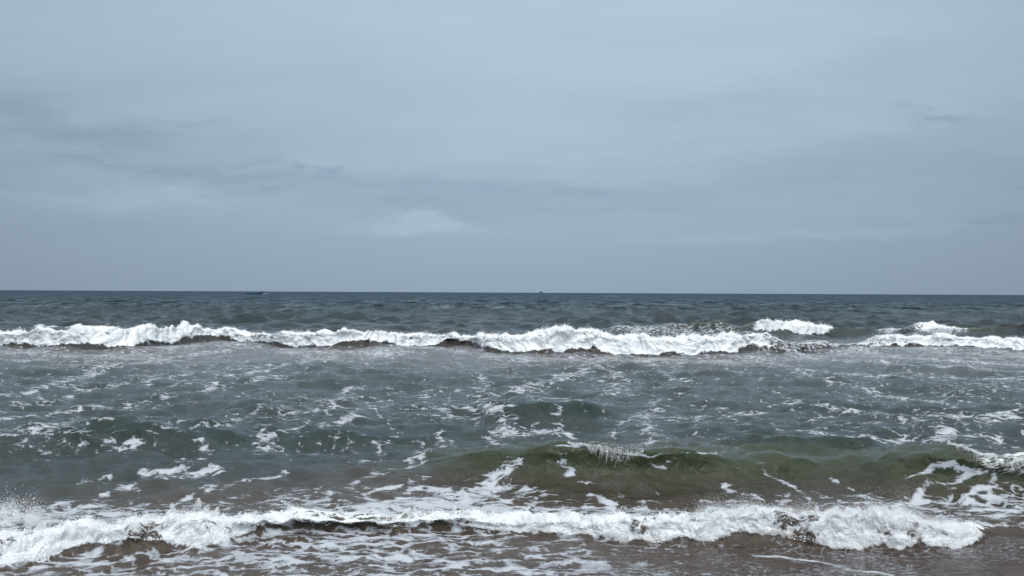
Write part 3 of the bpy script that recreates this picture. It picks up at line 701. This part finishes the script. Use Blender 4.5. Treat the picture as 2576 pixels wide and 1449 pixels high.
# ------------------------------------------------------------------ spray: droplets thrown off the waves
def droplet_tree():
    ng = bpy.data.node_groups.new('droplets', 'GeometryNodeTree')
    ng.interface.new_socket('Geometry', in_out='INPUT', socket_type='NodeSocketGeometry')
    ng.interface.new_socket('Geometry', in_out='OUTPUT', socket_type='NodeSocketGeometry')
    gi = ng.nodes.new('NodeGroupInput'); go = ng.nodes.new('NodeGroupOutput')
    mp = ng.nodes.new('GeometryNodeMeshToPoints')
    na = ng.nodes.new('GeometryNodeInputNamedAttribute'); na.data_type = 'FLOAT'; na.inputs[0].default_value = 'size'
    sm_ = ng.nodes.new('GeometryNodeSetMaterial'); sm_.inputs['Material'].default_value = M_SPRAY
    ng.links.new(gi.outputs[0], mp.inputs['Mesh']); ng.links.new(na.outputs[0], mp.inputs['Radius'])
    ng.links.new(mp.outputs[0], sm_.inputs['Geometry']); ng.links.new(sm_.outputs[0], go.inputs[0])
    return ng
DROPS = droplet_tree()
def spray(name, P, size, parent):
    me = bpy.data.meshes.new(name)
    me.vertices.add(len(P)); me.vertices.foreach_set('co', P.astype(np.float32).ravel())
    at = me.attributes.new('size', 'FLOAT', 'POINT'); at.data.foreach_set('value', size.astype(np.float32))
    me.materials.append(M_SPRAY)
    o = bpy.data.objects.new(name, me); COL.objects.link(o)
    o.modifiers.new('droplets', 'NODES').node_group = DROPS
    o.parent = parent; o['kind'] = 'stuff'
    return o

def throw(mask, n, reach, size, seed, up=0.55, fwd=0.0, nf=4.0, thin=True):
    """droplets leaving the surface at points drawn by MASK, in ragged jets"""
    g = np.random.default_rng(seed)
    w = mask.reshape(-1).astype(np.float64)
    area = (np.linalg.norm(np.gradient(V.reshape(NR, NC, 3), axis=0), axis=-1) * np.linalg.norm(np.gradient(V.reshape(NR, NC, 3), axis=1), axis=-1)).reshape(-1)
    idx0 = np.flatnonzero(w > 0.02)
    Vi = V[idx0]
    jet = np.clip(0.30 + 1.5 * perlin3(Vi * np.float32(nf), seed % 97), 0.02, 2) * np.clip(0.45 + 1.3 * perlin3(Vi * np.float32(nf * 3.1), seed % 89), 0.05, 2)
    p = w[idx0] * area[idx0] * (0.15 + jet); p /= p.sum()
    c = g.choice(len(idx0), n, p=p)
    idx = idx0[c]
    e = np.minimum(g.exponential(1.0, n), 2.6) * (0.25 + np.minimum(jet[c], 1.2))
    d = NF[idx] * (1 - up) + np.array([0, fwd, up])
    d = d + g.normal(0, 0.22, (n, 3))
    P = V[idx] + d * (reach * e)[:, None] + g.normal(0, reach * 0.12, (n, 3))
    s = size * np.exp(g.normal(0, 0.45, n)) / (1 + 0.5 * e)
    return P, s

PX2 = 1288 + RC[None, :] * F
def seg(a, b): return ((PX2 >= a) & (PX2 < b))
crest_n = t_near * (WF[0][0] > 0.55) * (t_near > 0.45) * (PX2 < 2440)
tw = np.clip(t_near, 0, 1) * (t_near > 0.45) * (PX2 < 2460)
def near_spray(a, b, n, seed):
    m = seg(a, b)
    P1, s1 = throw(tw * m, int(n * 0.08), 0.008, 0.0022, seed, up=0.25, nf=7)
    P2, s2 = throw(crest_n * m, int(n * 0.30), 0.034, 0.0024, seed + 1, up=0.8, fwd=0.15, nf=5)
    foot = tw * (WF[0][0] < 0.4) * m
    P3, s3 = throw(foot, int(n * 0.10), 0.026, 0.0028, seed + 2, up=0.3, fwd=-0.3, nf=6)
    return np.concatenate([P1, P2, P3]), np.concatenate([s1, s2, s3])
for k, a, b, n in ((1, -100, 640, 70000), (2, 640, 1270, 30000), (3, 1270, 2600, 120000)):
    P, s = near_spray(a, b, n, 1000 + k * 10)
    g = np.random.default_rng(600 + k)       # tongues of water thrown up along the crest
    jc = np.flatnonzero((PX2[0] >= a) & (PX2[0] < b) & (t_near.max(0) > 0.6) & (PX2[0] < 2380))
    for q_ in range(int(14 + n / 4200)):
        j = g.choice(jc); ic = int(np.argmax(np.where(WF[0][1][:, j] < 0.6, Z[:, j], -9)))
        base = np.array([X[ic, j], Y[ic, j], Z[ic, j]]); hgt_ = g.gamma(2.0, 0.022); lean_ = g.normal(0, 0.5); wd = g.uniform(0.006, 0.03)
        m_ = int(120 + 2600 * hgt_); t = g.random(m_) ** 0.8
        tip = (1 - t) ** 0.7 * wd + 0.003
        C = base + np.stack([lean_ * hgt_ * t + g.normal(0, 1, m_) * tip, g.normal(0.02, 0.02, m_) - 0.4 * hgt_ * t * t, hgt_ * (t * 1.25 - 0.25 * t * t) + g.normal(0, 0.004, m_)], 1)
        P = np.concatenate([P, C]); s = np.concatenate([s, 0.0017 * np.exp(g.normal(0, 0.4, m_)) * (1.15 - 0.5 * t)])
    if k == 1:   # burst of drops at the left edge
        g = np.random.default_rng(55)
        bx = np.array(on_water(10, 1345))
        def burst(m, wx_, hz_, r_, lo):
            px = g.normal(-0.05, wx_, m); hz = np.abs(g.normal(0, hz_, m)) * np.exp(-np.clip(px - 0.05, 0, 2) ** 2 / 0.05)
            C = np.stack([bx[0] + px, bx[1] + 0.25 + g.normal(0, 0.10, m), 0.20 + hz], 1)
            keep = perlin3((C * (11, 11, 8)).astype(np.float32), 5) + 0.5 * perlin3((C * 27).astype(np.float32), 6) > lo
            return C[keep], r_ * np.exp(g.normal(0, 0.45, int(keep.sum())))
        B = [burst(30000, 0.24, 0.10, 0.0012, 0.0), burst(6000, 0.22, 0.11, 0.0017, 0.10), burst(60, 0.2, 0.12, 0.0034, 0.1)]
        P = np.concatenate([P] + [b_[0] for b_ in B]); s = np.concatenate([s] + [b_[1] for b_ in B])
    if k == 3:   # fine veil blown off the back of the crest
        Pm, sm2 = throw(crest_n * seg(1750, 2420), 70000, 0.10, 0.0013, 77, up=0.75, fwd=0.45, nf=2.0)
        P = np.concatenate([P, Pm]); s = np.concatenate([s, sm2])
    spray('spray', P, s, WOBJ[k])
crest_f = t_far * (WF[7][0] > 0.55)
for k, a, b, n in ((4, -200, 520, 32000), (5, 520, 1165, 30000), (6, 1165, 1950, 42000), (7, 2150, 2800, 20000)):
    P1, s1 = throw(t_far * seg(a, b), n // 10, 0.03, 0.010, 2000 + k, up=0.3, nf=1.6)
    P2, s2 = throw(crest_f * seg(a, b), n // 3, 0.085, 0.009, 2100 + k, up=0.85, fwd=0.1, nf=1.2)
    spray('spray', np.concatenate([P1, P2]), np.concatenate([s1, s2]), WOBJ[k])
P1, s1 = throw(t_out * seg(1850, 2150), 4000, 0.07, 0.010, 2300, up=0.7, nf=1.3)
if 10 in WOBJ: spray('spray', P1, s1, WOBJ[10])
P1, s1 = throw(t_gr, 9000, 0.02, 0.0028, 2400, up=0.4, nf=6)
if 9 in WOBJ: spray('spray', P1, s1, WOBJ[9])

# falling curtain of water on the crest of the green wave
def curtain(pl, pr, uk, lk, strands, veil, seed, reach):
    g = np.random.default_rng(seed)
    jl, jr = np.searchsorted(RC, rr(pl)), np.searchsorted(RC, rr(pr))
    prof, q, h = WF[1]
    PP, SS = [], []
    path = {}
    def face(j, drop):      # point on the wave face DROP metres below the crest of column j
        if j not in path:
            ic = int(np.argmax(np.where((q[:, j] > 0.2) & (q[:, j] < 1.9), Z[:, j], -9)))
            path[j] = (ic, np.maximum.accumulate(Z[ic, j] - Z[ic::-1, j]))
        ic, fall = path[j]
        i = max(ic - int(np.searchsorted(fall, drop)), 0)
        return np.array([X[i, j], Y[i, j], Z[i, j]]), N[i, j]
    def length(u): return float(np.interp(u, uk, lk))
    for k in range(strands):                 # single strands, thinning towards the tip
        u = g.random()
        Lk = length(u) * g.uniform(0.35, 1.25); d0 = g.uniform(0, 0.04)
        wob, frq = g.uniform(0.002, 0.008), g.uniform(3, 9)
        n = max(int(Lk / 0.0035), 3)
        for q_ in range(n):
            t = q_ / n
            j = int(np.clip(jl + (u + wob * math.sin(frq * t + k)) * (jr - jl), jl, jr))
            p, nn = face(j, d0 + t * Lk)
            PP.append(p + nn * (0.008 + reach * t * (1 - t)) + g.normal(0, 0.0025, 3)); SS.append((0.0036 - 0.0022 * t) * g.uniform(0.6, 1.15))
    for k in range(veil):               # thin veil between them
        u = g.random(); Lk = length(u) * (0.7 + 0.5 * perlin2(np.array([u * 14.0]), np.array([3.1]), seed)[0])
        t = g.random() ** 1.4 + 0.10 * perlin2(np.array([u * 9.0]), np.array([1.7]), 9)[0] + 0.05
        if t < 0: continue
        p, nn = face(int(jl + u * (jr - jl)), t * Lk)
        PP.append(p + nn * (0.008 + 0.5 * reach * t) + g.normal(0, 0.005, 3)); SS.append(0.0014 * math.exp(g.normal(0, 0.35)))
    return np.array(PP), np.array(SS)
P, s = curtain(1425, 1606, [0, .06, .1, .16, .24, .36, .45, .6, .75, .88, 1.0], [.01, .05, .07, .02, .03, .12, .18, .20, .19, .11, .01], 24, 4200, 31, 0.03)
spray('falling_water', P, s, WOBJ[8])
P, s = curtain(2330, 2640, [0, .15, .3, .5, .7, 1.0], [.02, .06, .10, .17, .24, .28], 90, 15000, 37, 0.10)
spray('falling_water', P, s, WOBJ[9])

# ------------------------------------------------------------------ boats
def empty(name, loc, rz=0):
    o = bpy.data.objects.new(name, None); COL.objects.link(o)
    o.location = loc; o.rotation_euler = (0, 0, rz); o.empty_display_size = 0.5
    return o
def part(name, bm, mat, parent):
    me = bpy.data.meshes.new(name); bmesh.ops.recalc_face_normals(bm, faces=bm.faces[:]); bm.to_mesh(me); bm.free()
    for p in me.polygons: p.use_smooth = False
    me.materials.append(mat)
    o = bpy.data.objects.new(name, me); COL.objects.link(o); o.parent = parent
    return o
def box(bm, c, s, rot=None):
    m = Matrix.Translation(c) @ (rot.to_4x4() if rot else Matrix.Identity(4)) @ Matrix.Diagonal((*s, 1))
    return bmesh.ops.create_cube(bm, size=1.0, matrix=m)
def tube(bm, pts, rad, n=8):
    rings = []
    for i, p in enumerate(pts):
        p = Vector(p); a = Vector(pts[max(i - 1, 0)]); b = Vector(pts[min(i + 1, len(pts) - 1)])
        q = (b - a).to_track_quat('Z', 'Y'); r = rad[i] if isinstance(rad, (list, tuple)) else rad
        rings.append([bm.verts.new(p + q @ Vector((math.cos(2 * math.pi * k / n) * r, math.sin(2 * math.pi * k / n) * r, 0))) for k in range(n)])
    for a, b in zip(rings[:-1], rings[1:]):
        for k in range(n): bm.faces.new((a[k], a[(k + 1) % n], b[(k + 1) % n], b[k]))
    bm.faces.new(rings[0][::-1]); bm.faces.new(rings[-1])

def fishing_boat():
    D = 690.0
    pxc = 641.0
    L = 41.0 / F * D
    k = L / 13.0
    root = empty('fishing_boat', ((pxc - 1288) / F * D, D, -0.15))
    tag(root, 'dark open fishing boat with upswept prow, low on the horizon', 'boat')
    root.scale = (k, k, k)
    m_h = plain('tarred_hull', (0.022, 0.030, 0.048), 0.55); m_r = plain('worn_rail', (0.03, 0.04, 0.06), 0.6)
    m_n = plain('teal_net', (0.035, 0.13, 0.14), 0.9, 0.1, 0.4, 3.0); m_w = plain('pale_wood', (0.35, 0.32, 0.28), 0.7); m_e = plain('engine_black', (0.02, 0.02, 0.02), 0.4)
    st = [(-6.5, 0.62, 0.95, 0.25), (-5.6, 0.75, 0.86, 0.05), (-4, 0.92, 0.80, -0.1), (-2, 1.02, 0.80, -0.15), (0, 1.05, 0.84, -0.15), (2, 1.0, 0.98, -0.12), (4, 0.82, 1.25, 0.0), (5.2, 0.5, 1.75, 0.35), (6.0, 0.22, 2.35, 1.1), (6.5, 0.06, 2.95, 2.3)]
    bm = bmesh.new(); rings = []
    for x, hw, top, keel in st:
        ring = []
        for t in np.linspace(-1, 1, 11):
            a = abs(t)
            ring.append(bm.verts.new((x, math.copysign(hw * (a ** 0.55), t) if a else 0, keel + (top - keel) * a ** 2.2)))
        inner = []
        for t in np.linspace(1, -1, 11):
            a = abs(t)
            inner.append(bm.verts.new((x, math.copysign(max(hw - 0.06, 0.01) * (a ** 0.55), t) if a else 0, keel + 0.12 + (top - keel - 0.12) * a ** 2.2)))
        rings.append(ring + inner)
    n = len(rings[0])
    for a, b in zip(rings[:-1], rings[1:]):
        for q in range(n): bm.faces.new((a[q], a[(q + 1) % n], b[(q + 1) % n], b[q]))
    bm.faces.new(rings[0][::-1]); bm.faces.new(rings[-1])
    hull = part('hull', bm, m_h, root)
    for s in (-1, 1):
        bm = bmesh.new(); tube(bm, [(x, s * hw, top + 0.02) for x, hw, top, _ in st], 0.06, 6); part('gunwale', bm, m_r, hull)
    for x in (-4.6, -2.8, 1.2, 3.0):
        bm = bmesh.new(); box(bm, (x, 0, 0.66), (0.28, 1.7, 0.06)); part('thwart', bm, m_w, root)
    bm = bmesh.new(); bmesh.ops.create_icosphere(bm, subdivisions=3, radius=1.0)
    for v in bm.verts:
        c = v.co; nz = 0.12 * math.sin(5 * c.x + 3 * c.y) + 0.09 * math.sin(9 * c.x - 4 * c.z)
        v.co = Vector((c.x * 2.2 - 1.9, c.y * 0.85, max(c.z, -0.25) * (0.55 + nz) + 0.85))
    part('net_pile', bm, m_n, root)
    bm = bmesh.new(); tube(bm, [(-6.45, 0, 0.5), (-6.5, 0, 1.15), (-6.6, 0, 1.45)], [.13, .11, .08]); part('stern_post', bm, m_h, root)
    bm = bmesh.new(); box(bm, (-5.4, 0.1, 0.95), (0.7, 0.4, 0.45)); tube(bm, [(-5.7, 0.1, 0.9), (-7.2, 0.5, 0.1)], 0.05); part('engine', bm, m_e, root)
    bm = bmesh.new(); box(bm, (-4.7, 0, 0.95), (0.5, 0.6, 0.3)); part('crate', bm, m_w, root)
fishing_boat()

def far_ship():
    D = 9000.0
    L = 7.6 / F * D * 1.05
    k = L / 34.0
    root = empty('ship', ((1361 - 1288) / F * D, D, -1.0)); root.scale = (k, k, k)
    tag(root, 'tiny hazy blue ship far out on the horizon', 'ship')
    m_h = plain('haze_blue_hull', (0.045, 0.075, 0.155), 0.6); m_s = plain('haze_blue_cabin', (0.075, 0.105, 0.18), 0.6)  # haze of the distance mixed into the paint colours
    bm = bmesh.new()
    sec = [(-17, 4, 9.5, 1), (-15, 5, 9.2, 0), (0, 5.2, 8.6, -1), (12, 4.8, 9.2, -1), (16, 2.4, 10.2, 0), (18, 0.2, 11, 4)]
    rings = [[bm.verts.new((x, y, z)) for y, z in ((-hw, t), (-hw * .8, b + 1), (0, b), (hw * .8, b + 1), (hw, t))] for x, hw, t, b in sec]
    for a, b in zip(rings[:-1], rings[1:]):
        for q in range(5): bm.faces.new((a[q], a[(q + 1) % 5], b[(q + 1) % 5], b[q]))
    bm.faces.new(rings[0][::-1]); bm.faces.new(rings[-1])
    part('hull', bm, m_h, root)
    bm = bmesh.new(); box(bm, (1.5, 0, 12.0), (20, 7.5, 6.4)); part('cargo_block', bm, m_s, root)
    bm = bmesh.new(); box(bm, (-14.5, 0, 12.0), (3.2, 7, 6)); box(bm, (-14.3, 0, 15.4), (2.4, 5, 1.4)); part('bridge', bm, m_s, root)
    bm = bmesh.new(); tube(bm, [(-14.5, 0, 15), (-14.5, 0, 20)], 0.25); part('mast', bm, m_h, root)
far_ship()
